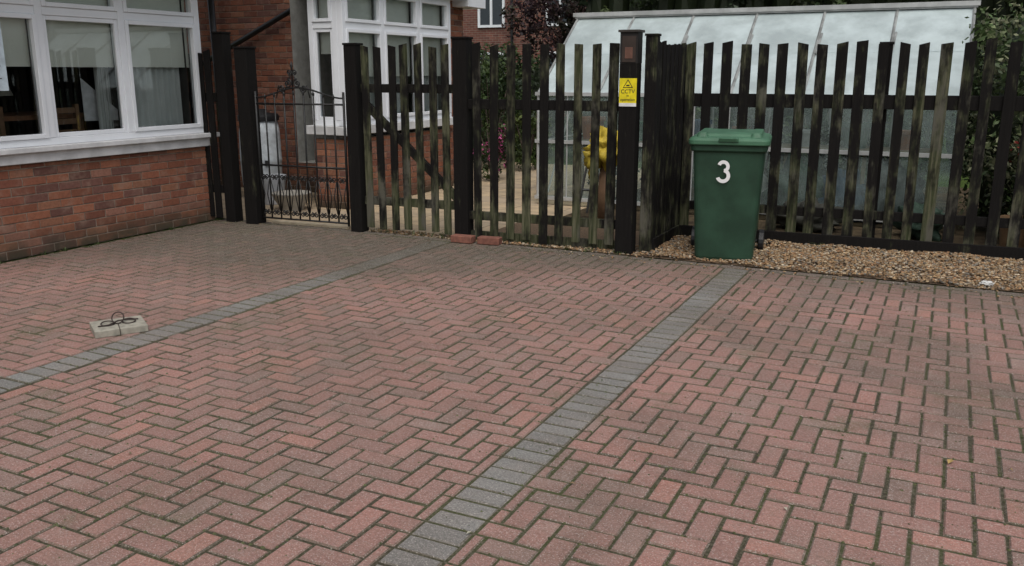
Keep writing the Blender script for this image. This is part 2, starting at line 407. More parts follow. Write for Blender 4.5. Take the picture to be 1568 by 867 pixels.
for (a0,a1) in ((1.8,2.55),(2.65,3.4),(3.5,4.25),(4.36,5.1),(5.22,5.95),(6.05,6.88)): obox(mb,(-7.12,0,0),(0,1,0),(a0,a1),(-.01,-.005),(1.60+R(-.03,.03),2.4))
for (a0,a1) in ((8.28,8.94),(9.03,9.74),(9.83,10.5)): obox(mb,(-6.25,0,0),(0,1,0),(a0,a1),(-.02,-.015),(1.5,2.45))
obox(mb,(-6.55,8.3,0),(1,0,0),(0,.3),(-.02,-.015),(1.75,2.45))
mb.obj('roller_blinds',M_blind,house)
mb=MB()
def curtain(O,u,a0,a1,z0,z1):
    u=Vector(u);n=Vector((u.y,-u.x,0));N=60;vs=[];fs=[]
    for i in range(N+1):
        s=a0+(a1-a0)*i/N; d=.02*math.sin(i*1.1)+.012*math.sin(i*.43)
        p=Vector(O)+u*s+n*d; vs+= [(p.x,p.y,z0),(p.x,p.y,z1)]
    for i in range(N): fs.append((2*i,2*i+2,2*i+3,2*i+1))
    mb.add(vs,fs)
curtain((-7.19,0,0),(0,1,0),6.1,6.88,.95,2.4); curtain((-7.26,0,0),(0,1,0),5.83,5.98,.95,2.4)
curtain((-6.33,0,0),(0,1,0),8.5,9.2,.95,2.45);curtain((-6.33,0,0),(0,1,0),10.0,10.5,.95,2.45);curtain((-6.33,0,0),(0,1,0),9.3,9.7,.95,2.45)
mb.obj('curtains',M_curt,house,smooth=True)
mb=MB()
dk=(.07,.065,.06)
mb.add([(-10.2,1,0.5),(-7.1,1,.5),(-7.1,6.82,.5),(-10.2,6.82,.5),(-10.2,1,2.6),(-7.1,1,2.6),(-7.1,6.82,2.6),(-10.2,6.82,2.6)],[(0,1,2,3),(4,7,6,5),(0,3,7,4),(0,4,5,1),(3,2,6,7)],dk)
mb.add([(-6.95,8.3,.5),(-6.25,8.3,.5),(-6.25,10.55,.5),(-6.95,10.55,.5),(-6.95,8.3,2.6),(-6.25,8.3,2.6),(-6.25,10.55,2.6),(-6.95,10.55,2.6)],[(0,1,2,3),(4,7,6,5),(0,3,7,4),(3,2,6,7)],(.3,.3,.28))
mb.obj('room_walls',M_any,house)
mb=MB()
wd=(.26,.12,.06)
obox(mb,(-7.9,4.2,0),(0,1,0),(0,1.7),(-.4,.45),(1.13,1.17),wd)
for a_ in (.05,1.6): obox(mb,(-7.9,4.2,0),(0,1,0),(a_,a_+.07),(.3,.38),(.5,1.13),wd)
for yy in (4.55,5.3,3.6):
    for dd in (0,.36): obox(mb,(-7.35,yy,0),(0,1,0),(dd,dd+.04),(-.04,0),(.5,1.26),(.2,.11,.06))
    for zz in (.98,1.08,1.18): obox(mb,(-7.35,yy,0),(0,1,0),(.04,.36),(-.03,-.005),(zz,zz+.05),(.2,.11,.06))
lathe(mb,(-7.9,5.25,1.18),[(.0,0),(.06,0),(.02,.03),(.02,.16),(.16,.16),(.09,.36),(0,.36)],14,(.5,.48,.42))
obox(mb,(-7.35,5.75,0),(.5,1,0),(0,.3),(-.02,0),(1.1,1.32),(.6,.61,.62),zt=(1.5,1.2))
mb.obj('room_furniture',M_any,house)
mb=MB()
obox(mb,(-7.03,4.45,0),(0,1,0),(0,.38),(-.029,-.026),(1.40,1.95),(.62,.72,.78))
for i in range(4):
    obox(mb,(-7.03,4.45,0),(0,1,0),(.05,.13),(-.0255,-.024),(1.48+i*.1,1.52+i*.1),(.03,.25,.5) if i%2 else (.5,.12,.05))
    obox(mb,(-7.03,4.45,0),(0,1,0),(.16,.33),(-.0255,-.024),(1.495+i*.1,1.503+i*.1),(.1,.1,.1))
mb.obj('poster',M_any,house)
mb=MB()
tube(mb,[(-9.3,9.12,1.62),(-8.32,9.1,2.01),(-7.33,9.1,2.42),(-6.8,9.1,2.64)],.035,10); tube(mb,[(-8.95,9.12,0),(-8.95,9.12,5)],.04,10)
tube(mb,[(-6.95,7.12,0),(-7.0,7.12,2.5)],.034,10)
mb.obj('drain_pipes',M_black,house,smooth=True)

# ---------------------------------------------------------------- fences
A=Vector((-6.49,6.97,0)); B=Vector((-2.36,7.25,0)); FU=(B-A).normalized()
def weather(): return (random.choice([R(.03,.2),R(.1,.35),R(.25,.5),R(.42,.7)]),0,0)
def pickets(mb,O,u,s0,s1,n,z0,z1,w=.075,bias=0):
    for i in range(n):
        s=s0+(s1-s0)*(i+.5)/n+R(-.008,.008); dz=R(-.022,.018); sl=R(-.012,.012)
        ww=w*R(.92,1.08); c=weather(); c=(min(1,max(0,c[0]+bias)),0,0)
        obox(mb,O,u,(s-ww/2,s+ww/2),(.0,.02),(z0+R(-.02,.02),z1),c,zt=(z1+dz+sl,z1+dz-sl),lean=R(-.012,.012))
def post(mb,O,u,s,w,z,n0=-.1,c=.1,cap=True):
    obox(mb,O,u,(s-w/2,s+w/2),(n0,n0+w),(0,z),(c,0,0))
    if cap: obox(mb,O,u,(s-w/2-.008,s+w/2+.008),(n0-.008,n0+w+.008),(z,z+.02),(c,0,0))
f1=empty('picket_fence')
mb=MB(); pickets(mb,A,FU,2.54,3.97,9,.04,1.79,.08,.12); mb.obj('pickets',M_wood,f1,bevel=.003)
mb=MB(); obox(mb,A,FU,(2.5,4.0),(-.045,-.001),(1.22,1.31),(.2,0,0)); obox(mb,A,FU,(2.5,4.0),(-.045,-.001),(.2,.28),(.3,0,0))
post(mb,A,FU,2.45,.14,1.84,c=0)
obox(mb,A,FU,(2.5,4.0),(-.06,-.035),(0.0,.09),(.5,0,0))
mb.obj('rails_and_posts',M_wood,f1,bevel=.005)
f2=empty('picket_fence')
mb=MB(); pickets(mb,A,FU,-.72,-.36,3,.05,1.75,.08,-.3); mb.obj('pickets',M_wood,f2,bevel=.003)
mb=MB(); obox(mb,A,FU,(-.8,-.36),(-.045,-.001),(1.25,1.34),(0,0,0)); obox(mb,A,FU,(-.8,-.36),(-.045,-.001),(.3,.38),(0,0,0))
post(mb,A,FU,-.27,.125,1.93,c=0); post(mb,A,FU,.02,.15,1.78,c=0)
mb.obj('rails_and_posts',M_wood,f2,bevel=.005)
g=empty('timber_gate')
mb=MB(); pickets(mb,A,FU,1.38,2.37,7,.06,1.79,.075,.12); mb.obj('pickets',M_wood,g,bevel=.003)
mb=MB(); post(mb,A,FU,1.29,.13,1.8,c=0)
obox(mb,A,FU,(1.38,2.37),(-.045,-.001),(1.36,1.44),(.4,0,0)); obox(mb,A,FU,(1.38,2.37),(-.045,-.001),(.28,.36),(.45,0,0))
u=FU; n=Vector((u.y,-u.x,0))
def P(s,nn,z): return A+u*s+n*nn+Vector((0,0,z))
mb.add([P(1.4,-.001,1.22),P(2.36,-.001,.36),P(2.36,-.045,.36),P(1.4,-.045,1.22),P(1.4,-.001,1.32),P(2.36,-.001,.46),P(2.36,-.045,.46),P(1.4,-.045,1.32)],BF,(.35,0,0))
mb.obj('gate_frame',M_wood,g,bevel=.004)
f3=empty('picket_fence')
C3=Vector((-2.3,8.15,0)); U3=Vector((1,.055,0)).normalized()
mb=MB(); pickets(mb,C3,U3,.02,5.4,33,.08,1.8,.088,.06)
pickets(mb,(-2.27,7.32,0),(0,1,0),0,.86,7,.05,1.8,.09,-.02)
mb.obj('pickets',M_wood,f3,bevel=.003)
mb=MB(); obox(mb,C3,U3,(0,5.5),(-.05,-.001),(1.24,1.36),(.0,0,0)); obox(mb,C3,U3,(0,5.5),(-.05,-.001),(.28,.36),(.1,0,0))
obox(mb,C3,U3,(0,5.5),(.021,.05),(-.02,.13),(.05,0,0))
obox(mb,(-2.27,7.3,0),(0,1,0),(0,.88),(-.05,-.001),(1.24,1.34),(.0,0,0)); obox(mb,(-2.27,7.3,0),(0,1,0),(0,.85),(.021,.045),(0,.13),(.15,0,0))
for s in (.0,1.75,3.1,4.6): post(mb,C3,U3,s,.1,1.78,n0=-.16,c=0.05)
mb.obj('rails_and_posts',M_wood,f3,bevel=.004)
cp=empty('timber_post')
mb=MB(); post(mb,A,FU,4.04,.15,1.62,n0=-.05,c=.0,cap=False); post(mb,A,FU,4.21,.1,1.84,n0=-.08,c=.3)
mb.obj('post',M_wood,cp,bevel=.005)
mb=MB()
bx=A+FU*4.04
obox(mb,bx,FU,(-.075,.075),(-.055,.1),(1.62,1.87),(.02,.018,.017)); obox(mb,bx,FU,(-.09,.09),(-.07,.115),(1.871,1.89),(.05,.045,.04))
obox(mb,bx,FU,(-.055,.06),(.1005,.106),(1.63,1.84),(.045,.032,.026)); obox(mb,bx,FU,(-.03,.035),(.1065,.109),(1.66,1.75),(.15,.075,.055))
mb.obj('nest_box',M_any,cp,bevel=.004)
sg=empty('cctv_sign')
mb=MB(); obox(mb,bx,FU,(-.07,.078),(.1025,.106),(1.27,1.5),(.82,.68,.02)); 
def sp(a,z,d): 
    n=Vector((FU.y,-FU.x,0)); return bx+FU*a+n*d+Vector((0,0,z))
obox(mb,bx,FU,(-.07,.078),(.1062,.1067),(1.27,1.298),(.75,.75,.75))
mb.face([sp(-.04,1.422,.1075),sp(.048,1.422,.1075),sp(.004,1.493,.1075)],(.02,.02,.02)); mb.face([sp(-.029,1.428,.1085),sp(.037,1.428,.1085),sp(.004,1.481,.1085)],(.85,.7,.02))
obox(mb,bx,FU,(-.01,.018),(.1092,.1095),(1.436,1.448),(.02,.02,.02))
mb.obj('plate',M_any,sg)
def text(s,name,loc,size,rot,mat,parent,off=0,ex=.0006):
    c=bpy.data.curves.new(name,'FONT'); c.body=s; c.size=size; c.align_x='CENTER'; c.extrude=ex; c.offset=off
    o=bpy.data.objects.new(name,c); COL.objects.link(o); o.location=loc; o.rotation_euler=rot; c.materials.append(mat); o.parent=parent; return o
M_ink=simple('ink',(.02,.02,.02),.6,0); az=math.atan2(FU.y,FU.x)
for i,(t_,z_,s_) in enumerate((('CCTV',1.378,.046),('in',1.35,.03),('operation',1.316,.032))):
    text(t_,'lettering_%d'%i,sp(.004,z_,.1078),s_,(math.radians(90),0,az),M_ink,sg,0)

# ---------------------------------------------------------------- iron gate
ig=empty('wrought_iron_gate'); mb=MB()
GO=A+FU*.12-Vector((0,-.02,0)); GW=1.05
def gp(s,z,d=0): return GO+FU*s+Vector((0,0,z))+Vector((FU.y,-FU.x,0))*d
def bar(s0,z0,s1,z1,r=.008): tube(mb,[gp(s0,z0),gp(s1,z1)],r,5)
def spiral(cs,cz,r,a0,turns,dirn=1,d=0,r2=.0065):
    pts=[]
    for i in range(int(14*turns)+1):
        k=i/(14*turns); rr=r*(1-.8*k); a_=a0+dirn*k*turns*2*math.pi
        pts.append(gp(cs+rr*math.cos(a_),cz+rr*math.sin(a_),d))
    tube(mb,pts,r2,5)
for s in (0,GW): bar(s,.04,s,1.36,.013)
for z in (.07,.62,1.24): bar(0,z,GW,z,.01)
NB=8
for i in range(1,NB+1):
    s=GW*i/(NB+1); top=1.24+.06*math.sin(math.pi*s/GW)
    bar(s,.07,s,top+.03,.009)
    tube(mb,[gp(s,top+.02),gp(s,top+.05),gp(s,top+.08)],[.007,.014,.001],6)
pts=[gp(GW*i/24,1.3+.1*math.sin(math.pi*i/24)**2) for i in range(25)]; tube(mb,pts,.009,5)
for i in range(NB+1):
    s=GW*(i+.5)/(NB+1); w=GW/(NB+1)/2*.9
    for q in (-1,1):
        spiral(s+q*w*.48,.13,w*.5,math.pi/2,1.4,q); spiral(s+q*w*.48,.5,w*.5,-math.pi/2,1.4,-q)
        tube(mb,[gp(s+q*w*.95,.15),gp(s+q*w*.3,.32),gp(s+q*w*.95,.48)],.0055,5)
m_=GW*.44
for q in (-1,1):
    spiral(m_+q*.055,1.44,.045,math.pi/2,1.5,q,r2=.008); spiral(m_+q*.13,1.39,.04,0 if q<0 else math.pi,1.5,q,r2=.008)
    spiral(m_+q*.03,1.55,.026,-math.pi/2,1.3,q,r2=.007)
    tube(mb,[gp(m_+q*.2,1.3),gp(m_+q*.17,1.42),gp(m_+q*.1,1.36),gp(m_+q*.04,1.48),gp(m_,1.56)],.007,5)
tube(mb,[gp(m_,1.3),gp(m_,1.58),gp(m_,1.61),gp(m_,1.66)],[.007,.007,.016,.001],6)
mb.obj('scrollwork',M_iron,ig,smooth=True)

# ---------------------------------------------------------------- loose items by gate
def brickitem(name,c,rz,s=(.215,.1,.065),col=(.3,.12,.08)):
    mb=MB(); box(mb,(c[0],c[1],c[2]),s,rz,col)
    o=mb.obj(name,simple('loose_brick_clay',col,.85,.35,30,bm=.4),bevel=.006); return o
brickitem('loose_brick',(-3.98,7.02,.035),.05,col=(.24,.1,.07)); brickitem('loose_brick',(-3.72,7.06,.033),.12,col=(.21,.085,.06))
wb=empty('water_butt'); mb=MB()
lathe(mb,(-7.8,8.6,0),[(.2,0),(.235,.05),(.25,.3),(.255,.45),(.262,.47),(.255,.49),(.25,.8),(.23,.96)],24,(.72,.78,.82)); mb.obj('barrel',M_any,wb,smooth=True)
mb=MB(); lathe(mb,(-7.8,8.6,.96),[(.25,0),(.255,.05),(.24,.08),(.1,.1),(.1,.14),(0,.145)],24,(.02,.02,.022)); lathe(mb,(-7.58,8.45,.42),[(.02,0),(.02,.06),(0,.06)],8,(.02,.02,.02)); mb.obj('lid',M_any,wb,smooth=True)
mb=MB(); lathe(mb,(-6.75,7.9,0),[(.13,0),(.14,.04),(.2,.13),(.22,.18),(.235,.2),(.2,.2),(.17,.12),(0,.12)],20,(.33,.31,.27)); mb.obj('stone_planter',M_any,smooth=True)
mb=MB(); lathe(mb,(-7.3,8.2,0),[(.14,0),(.17,.3),(.18,.34),(.16,.34),(.14,.1),(0,.1)],16,(.45,.47,.5)); mb.obj('plastic_bucket',M_any,smooth=True)
mb=MB(); box(mb,(-5.85,7.14,.01),(.95,.1,.03),az,(.5,.42,.3)); mb.obj('gate_threshold',M_any,bevel=.005)

# ---------------------------------------------------------------- wheelie bin
wbn=empty('wheelie_bin',(-1.635,7.46,.012)); wbn.rotation_euler=(0,0,math.radians(9)); wbn.scale=(1.06,1.04,1.04)
M_bin=simple('bin_green',(.026,.066,.04),.5,.35,5,spec=.3,bm=.05); M_lid=simple('bin_lid_green',(.055,.14,.08),.5,.3,6,spec=.3)
def rr(hw,y0,y1,r,z,seg=5,zf=None):
    pts=[]
    for (cx,cy,a0) in ((hw-r,y1-r,0),(-hw+r,y1-r,90),(-hw+r,y0+r,180),(hw-r,y0+r,270)):
        for k in range(seg+1):
            a_=math.radians(a0+90*k/seg); pts.append((cx+r*math.cos(a_),cy+r*math.sin(a_),z))
    return pts
def loft(mb,rings,cap0=True,cap1=True,col=(1,1,1)):
    n=len(rings[0]); vs=[p for r_ in rings for p in r_]; fs=[]
    for i in range(len(rings)-1):
        for k in range(n):
            a_=i*n+k;b_=i*n+(k+1)%n; fs.append((a_,b_,b_+n,a_+n))
    if cap0: fs.append(tuple(range(n))[::-1])
    if cap1: fs.append(tuple((len(rings)-1)*n+k for k in range(n)))
    mb.add(vs,fs,col)
mb=MB()
loft(mb,[rr(.215,-.235,.25,.04,.0),rr(.225,-.245,.26,.045,.03),rr(.24,-.265,.275,.05,.35),rr(.262,-.295,.3,.05,.80),rr(.266,-.3,.305,.05,.87),
 rr(.285,-.325,.33,.05,.885),rr(.287,-.327,.33,.05,.925),rr(.275,-.315,.32,.05,.93)])
mb.obj('body',M_bin,wbn,bevel=.003)
mb=MB()
loft(mb,[rr(.296,-.345,.34,.055,.928),rr(.302,-.352,.35,.06,.935),rr(.302,-.35,.35,.06,.965),rr(.285,-.33,.33,.06,.985),rr(.25,-.28,.3,.06,.992),rr(.235,-.26,.28,.06,1.012),rr(.2,-.2,.24,.06,1.02)])
for q in (-1,1):
    loft(mb,[[(x+q*.2,y,z) for (x,y,z) in rr(.045,-.31,.3,.03,.985)],[(x+q*.2,y,z) for (x,y,z) in rr(.035,-.29,.29,.025,1.022)]])
loft(mb,[[(x,y,z) for (x,y,z) in rr(.08,-.36,-.3,.02,.955)],[(x,y,z) for (x,y,z) in rr(.07,-.37,-.3,.02,.985)]])
mb.obj('lid',M_lid,wbn,bevel=.004)
mb=MB()
tube(mb,[(-.24,.33,.93),(-.24,.4,.955),(.24,.4,.955),(.24,.33,.93)],.016,8)
tube(mb,[(-.28,.36,.945),(.28,.36,.945)],.012,8)
mb.obj('handle',M_lid,wbn)
mb=MB()
for q in (-1,1):
    pts=[(q*.245,.25,.088),(q*.25,.25,.088),(q*.255,.25,.088),(q*.29,.25,.088),(q*.295,.25,.088)]
    tube(mb,pts,[.07,.095,.1,.1,.085],20)
tube(mb,[(-.29,.25,.088),(.29,.25,.088)],.014,8)
mb.obj('wheels',M_black,wbn)
M_num=simple('sticker_white',(.8,.8,.8),.5,.03)
mb=MB()
def ribbon(cx,cz,r,a0,a1,w,dy):
    N=18; vs=[];fs=[]
    for i in range(N+1):
        a_=math.radians(a0+(a1-a0)*i/N); 
        for q in (-1,1):
            rr_=r+q*w/2; x=cx+rr_*math.cos(a_); z=cz+rr_*1.05*math.sin(a_); vs.append((x,-.2575-.0663*(z+.0)-.0105-dy,z))
    for i in range(N): fs.append((2*i,2*i+1,2*i+3,2*i+2))
    mb.add(vs,fs)
cz=.728
ribbon(-.03,cz+.036,.034,160,-80,.026,0); ribbon(-.03,cz-.036,.041,82,-160,.027,.001)
mb.obj('number_three',M_num,wbn)

# ---------------------------------------------------------------- concrete slab with iron scroll
sl=empty('concrete_slab',(-4.48,3.58,0)); sl.rotation_euler=(0,0,math.radians(58))
mb=MB()
obox(mb,(0,0,0),(1,0,0),(-.15,.15),(-.13,.13),(0,.042)); mb.obj('slab',simple('concrete',(.33,.31,.255),.9,.3,25,bm=.4),sl,bevel=.004)
mb=MB()
# flat-lying double scroll with a standing ring
def ring(cx,cy,z,r,tilt,r2=.004,a0=0,a1=360,head=0):
    pts=[]
    for i in range(25):
        a_=math.radians(a0+(a1-a0)*i/24); x=r*math.cos(a_); y=r*math.sin(a_)
        hx,hy=math.cos(head),math.sin(head); yy=y*math.cos(tilt); zz=y*math.sin(tilt)
        pts.append((cx+x*hx-yy*hy,cy+x*hy+yy*hx,z+zz))
    tube(mb,pts,r2,6)
ring(-.06,0,.05,.038,.15,.004); ring(.06,.0,.05,.038,.15,.004); ring(0,.0,.078,.036,1.1,.004,head=-.5)
tube(mb,[(-.12,-.03,.047),(-.06,-.04,.05),(0,.0,.06),(.06,.04,.05),(.12,.03,.047)],.0045,6)
tube(mb,[(-.01,-.134,.0),(-.01,-.133,.04),(-.01,-.12,.045),(-.005,-.02,.047)],.0025,5)
mb.obj('iron_scroll',simple('rusty_iron',(.04,.026,.022),.7,.4,40),sl)
mb=MB()
def leafat(x,y,s,c):
    a_=R(0,6.28); u_=Vector((math.cos(a_),math.sin(a_),0));v_=Vector((-u_.y,u_.x,0)); p=Vector((x,y,.006))
    mb.add([p-u_*s,p+v_*s*.45+Vector((0,0,.006)),p+u_*s,p-v_*s*.45+Vector((0,0,.005)),p+Vector((0,0,.001))],[(0,4,1),(1,4,2),(2,4,3),(3,4,0)],c)
leafat(.14,3.75,.028,(.4,.27,.1))
for _ in range(70):
    leafat(R(-6.9,1),R(2,7.05),R(.005,.014),random.choice([(.3,.22,.1),(.2,.13,.07),(.4,.38,.3),(.15,.12,.07)]))
for _ in range(160): leafat(R(-6.95,-2.4),R(6.7,7.1),R(.006,.016),random.choice([(.3,.22,.1),(.15,.1,.06),(.08,.07,.04)]))
for _ in range(160): leafat(-6.98+abs(random.gauss(0,.06)),R(2.5,7.0),R(.006,.018),random.choice([(.12,.1,.04),(.06,.07,.02),(.08,.07,.04)]))
mb.obj('fallen_leaves',M_any)
mb=MB()
def tuft(x,y,h,n=9):
    for _ in range(n):
        a_=R(0,6.28); l=h*R(.5,1.2); d=Vector((math.cos(a_),math.sin(a_),0)); w_=Vector((-d.y,d.x,0))*.003
        p=Vector((x+R(-.02,.02),y+R(-.02,.02),-.004)); q=p+d*l*.35+Vector((0,0,l*.7)); r_=p+d*l*.8+Vector((0,0,l*.75)); g_=R(.6,1.3)
        mb.add([p-w_,p+w_,q+w_,q-w_,r_],[(0,1,2,3),(3,2,4)],(.06*g_,.09*g_,.025*g_))
for _ in range(30): tuft(R(-5.1,-2.4),7.12+R(-.03,.05),R(.02,.07))
for _ in range(26): tuft(-6.97+R(0,.02),R(3,7),R(.015,.05))
for _ in range(14): tuft(R(-2.2,1.),R(8.02,8.12),R(.04,.1))
mb.obj('weeds',M_leaf)

# ---------------------------------------------------------------- greenhouse
gh=empty('greenhouse')
gx0,gx1,gy0,gym,gy1,ez,rz_=-4.4,.1,9.6,10.8,12.0,1.3,2.2
M_roofg=frosted('shaded_glass',(.52,.6,.6),.26,.3,.12,.12); M_wallg=frosted('hazy_glass',(.4,.48,.46),.76,.15,.2,.12)
mb=MB(); NP=6
for i in range(NP):
    a0=gx0+(gx1-gx0)*i/NP+.012;a1=gx0+(gx1-gx0)*(i+1)/NP-.012
    for k in range(2):
        t0,t1=(0,.52) if k==0 else (.5,1); dz=.0 if k==0 else .006
        mb.face([(a0,gy0+(gym-gy0)*t0,ez+(rz_-ez)*t0+dz),(a1,gy0+(gym-gy0)*t0,ez+(rz_-ez)*t0+dz),(a1,gy0+(gym-gy0)*t1,ez+(rz_-ez)*t1+dz),(a0,gy0+(gym-gy0)*t1,ez+(rz_-ez)*t1+dz)])
    mb.face([(a0,gy1,ez),(a1,gy1,ez),(a1,gym,rz_),(a0,gym,rz_)])
mb.obj('roof_panes',M_roofg,gh)
mb=MB()
for i in range(NP):
    a0=gx0+(gx1-gx0)*i/NP+.012;a1=gx0+(gx1-gx0)*(i+1)/NP-.012
    for y in (gy0,gy1): mb.face([(a0,y,.1),(a1,y,.1),(a1,y,ez),(a0,y,ez)])
for x in (gx0,gx1): mb.face([(x,gy0,.1),(x,gy1,.1),(x,gy1,ez),(x,gym,rz_),(x,gy0,ez)])
mb.obj('wall_panes',M_wallg,gh)
mb=MB()
for i in range(NP+1):
    x=gx0+(gx1-gx0)*i/NP
    for y in (gy0,gy1): tube(mb,[(x,y,.05),(x,y,ez)],.016,4)
    if i<NP:
        x2=x+(gx1-gx0)/NP/2; tube(mb,[(x2,gy0,.05),(x2,gy0,ez)],.009,4)
for y,z in ((gy0,ez),(gy1,ez),(gym,rz_+.03),(gy0,.08),(gy0,.75)): obox(mb,(gx0-.03,y,0),(1,0,0),(0,gx1-gx0+.06),(-.02,.025),(z-.018,z+.022))
obox(mb,(gx0-.05,gym,0),(1,0,0),(0,gx1-gx0+.1),(-.04,.04),(rz_+.03,rz_+.08))
for x in (gx0,gx1):
    for y in (gy0+.6,gym,gy1-.6): tube(mb,[(x,y,.05),(x,y,1.75 if y!=gym else rz_)],.012,4)
    tube(mb,[(x,gy0,.75),(x,gy1,.75)],.01,4)
tube(mb,[(gx0,gy0+.3,.1),(gx0+.02,gy0+1.1,1.3)],.012,4)
mb.obj('frame',M_alu,gh)
mb=MB()
for i in range(NP+1):
    x=gx0+(gx1-gx0)*i/NP
    for y in (gy0,gy1): tube(mb,[(x,y,ez+.014),(x,gym,rz_+.014)],.016,4)
    if 0<i<NP: tube(mb,[(x+.02,gy0+.55,ez+.44),(x+.03,gy0+.85,ez+.66)],.012,5)
mb.obj('roof_glazing_bars',M_bar,gh)
mb=MB()
obox(mb,(-4.1,10.4,0),(1,0,0),(0,4.0),(0,.5),(.72,.76),(.2,.16,.11))
for x in np.arange(-4,0,.8): obox(mb,(x,10.4,0),(1,0,0),(0,.04),(.4,.44),(0,.72),(.16,.13,.08))
mb.obj('staging_bench',M_any,gh)
pots=[(-3.9,(.3,.12,.06)),(-3.3,(.02,.1,.05)),(-2.6,(.04,.08,.16)),(-2.1,(.3,.12,.06)),(-1.4,(.4,.4,.4)),(-.9,(.05,.1,.07)),(-.4,(.3,.12,.06))]
for i,(x,c) in enumerate(pots):
    mb=MB(); s=R(.8,1.4); lathe(mb,(x,10.1,.76),[(.09*s,0),(.12*s,.18*s),(.135*s,.18*s),(.135*s,.22*s),(.11*s,.22*s),(0,.2*s)],14,c); mb.obj('plant_pot',M_any,smooth=False)
for i,(x,y,z,s,c) in enumerate([(-1.45,9.95,.3,(.3,.2,.32),(.02,.05,.03)),(-1.0,9.9,.24,(.24,.2,.26),(.03,.06,.1)),(-.5,9.95,.3,(.25,.2,.32),(.03,.04,.04)),(-2.0,9.9,.22,(.25,.2,.24),(.2,.21,.2)),(-.15,9.2,.14,(.2,.2,.16),(.04,.07,.05)),(-1.2,9.2,.12,(.3,.2,.14),(.05,.05,.04))]):
    mb=MB(); lump(mb,(x,y,z),s,i*3.3,.7,26,18,col=c); mb.obj('garden_sack',M_any,smooth=True)
mb=MB(); tube(mb,[(-3.15,8.6,0),(-3.16,8.6,.3),(-3.14,8.61,.68)],[.09,.085,.08],12,(.2,.12,.07)); mb.obj('log_post',M_any,smooth=True)
mb=MB(); lump(mb,(-3.17,8.57,.78),(.17,.14,.16),5,.8,30,20,(.5,.37,.04)); lump(mb,(-3.27,8.52,.66),(.08,.08,.14),8,.8,20,14,(.42,.32,.04)); mb.obj('yellow_bag',M_any,smooth=True)
mb=MB()
for (p,q) in (((-3.6,8.9,0),(-3.45,8.9,.8)),((-3.25,8.95,0),(-3.45,8.9,.8)),((-3.6,9.2,0),(-3.45,9.1,.8)),((-3.55,8.9,.3),(-3.32,8.9,.3))): tube(mb,[p,q],.014,5,(.1,.1,.1))
mb.obj('plant_stand',M_any)
mb=MB(); lump(mb,(.95,8.75,.2),(.35,.25,.28),9,.5,20,14,(.035,.04,.045)); mb.obj('tarpaulin_bundle',M_any,smooth=True)
mb=MB(); lathe(mb,(.62,8.7,.0),[(.12,0),(.15,.3),(.17,.32),(.15,.32),(0,.28)],14,(.25,.15,.08)); mb.obj('terracotta_pot',M_any)

# ---------------------------------------------------------------- foliage
def leaves(mb,clumps,per,size,cols,flat=1.0):
    for (c,r) in clumps:
        cc=Vector(random.choice(cols)); kb=R(.55,1.35)
        for _ in range(per):
            d=Vector((random.gauss(0,1),random.gauss(0,1),random.gauss(0,1)*flat)).normalized()*(r*R(.45,1.05))
            p=Vector(c)+d; s=size*R(.6,1.3)
            nrm=(d.normalized()+Vector((R(-.7,.7),R(-.7,.7),R(-.3,.9)))).normalized()
            a_=nrm.cross(Vector((R(-1,1),R(-1,1),R(-1,1)))).normalized(); b_=nrm.cross(a_)
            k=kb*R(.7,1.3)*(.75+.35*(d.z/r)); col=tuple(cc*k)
            mb.face([p-a_*s,p+b_*s*.5,p+a_*s,p-b_*s*.5],col)
def hedge(name,x0,x1,y0,y1,h,cl,per,size,cols,core=(.012,.018,.006),rough=.15):
    e=empty(name); mb=MB()
    n=max(3,int((x1-x0)/.4)); 
    for i in range(n):
        xx=x0+(x1-x0)*(i+.5)/n; w=(x1-x0)/n
        lump(mb,(xx,(y0+y1)/2,h/2-.05),(w*.75,(y1-y0)/2*.85,h/2*.93),i*1.7,.2,12,10,core)  # dark filler lumps added inside the hedge to block the view through its leaves
    mb.obj('dark_core',M_any,e)
    mb=MB(); cs=[]
    for _ in range(cl):
        f=random.random()
        if f<.62: p=(R(x0,x1),y0+R(-rough,rough),R(.1,h))
        elif f<.85: p=(R(x0,x1),R(y0,y1),h+R(-rough,rough))
        elif f<.93: p=(x0+R(-rough,rough),R(y0,y1),R(.1,h))
        else: p=(x1+R(-rough,rough),R(y0,y1),R(.1,h))
        cs.append((p,R(.12,.26)))
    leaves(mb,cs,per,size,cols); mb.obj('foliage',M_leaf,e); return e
GRN=[(.05,.085,.02),(.035,.065,.018),(.075,.11,.03),(.03,.05,.02)]
hedge('variegated_hedge',.35,3.6,9.3,10.6,2.05,420,46,.032,[(.07,.11,.035),(.16,.19,.09),(.05,.08,.025),(.25,.26,.15)])
hedge('conifer_hedge',-6.2,6.5,15.2,16.8,3.9,620,46,.06,[(.03,.05,.018),(.045,.07,.022),(.022,.038,.016),(.06,.08,.03)])
hedge('garden_hedge',-9.8,-6.7,14.6,15.6,1.75,170,50,.04,GRN)
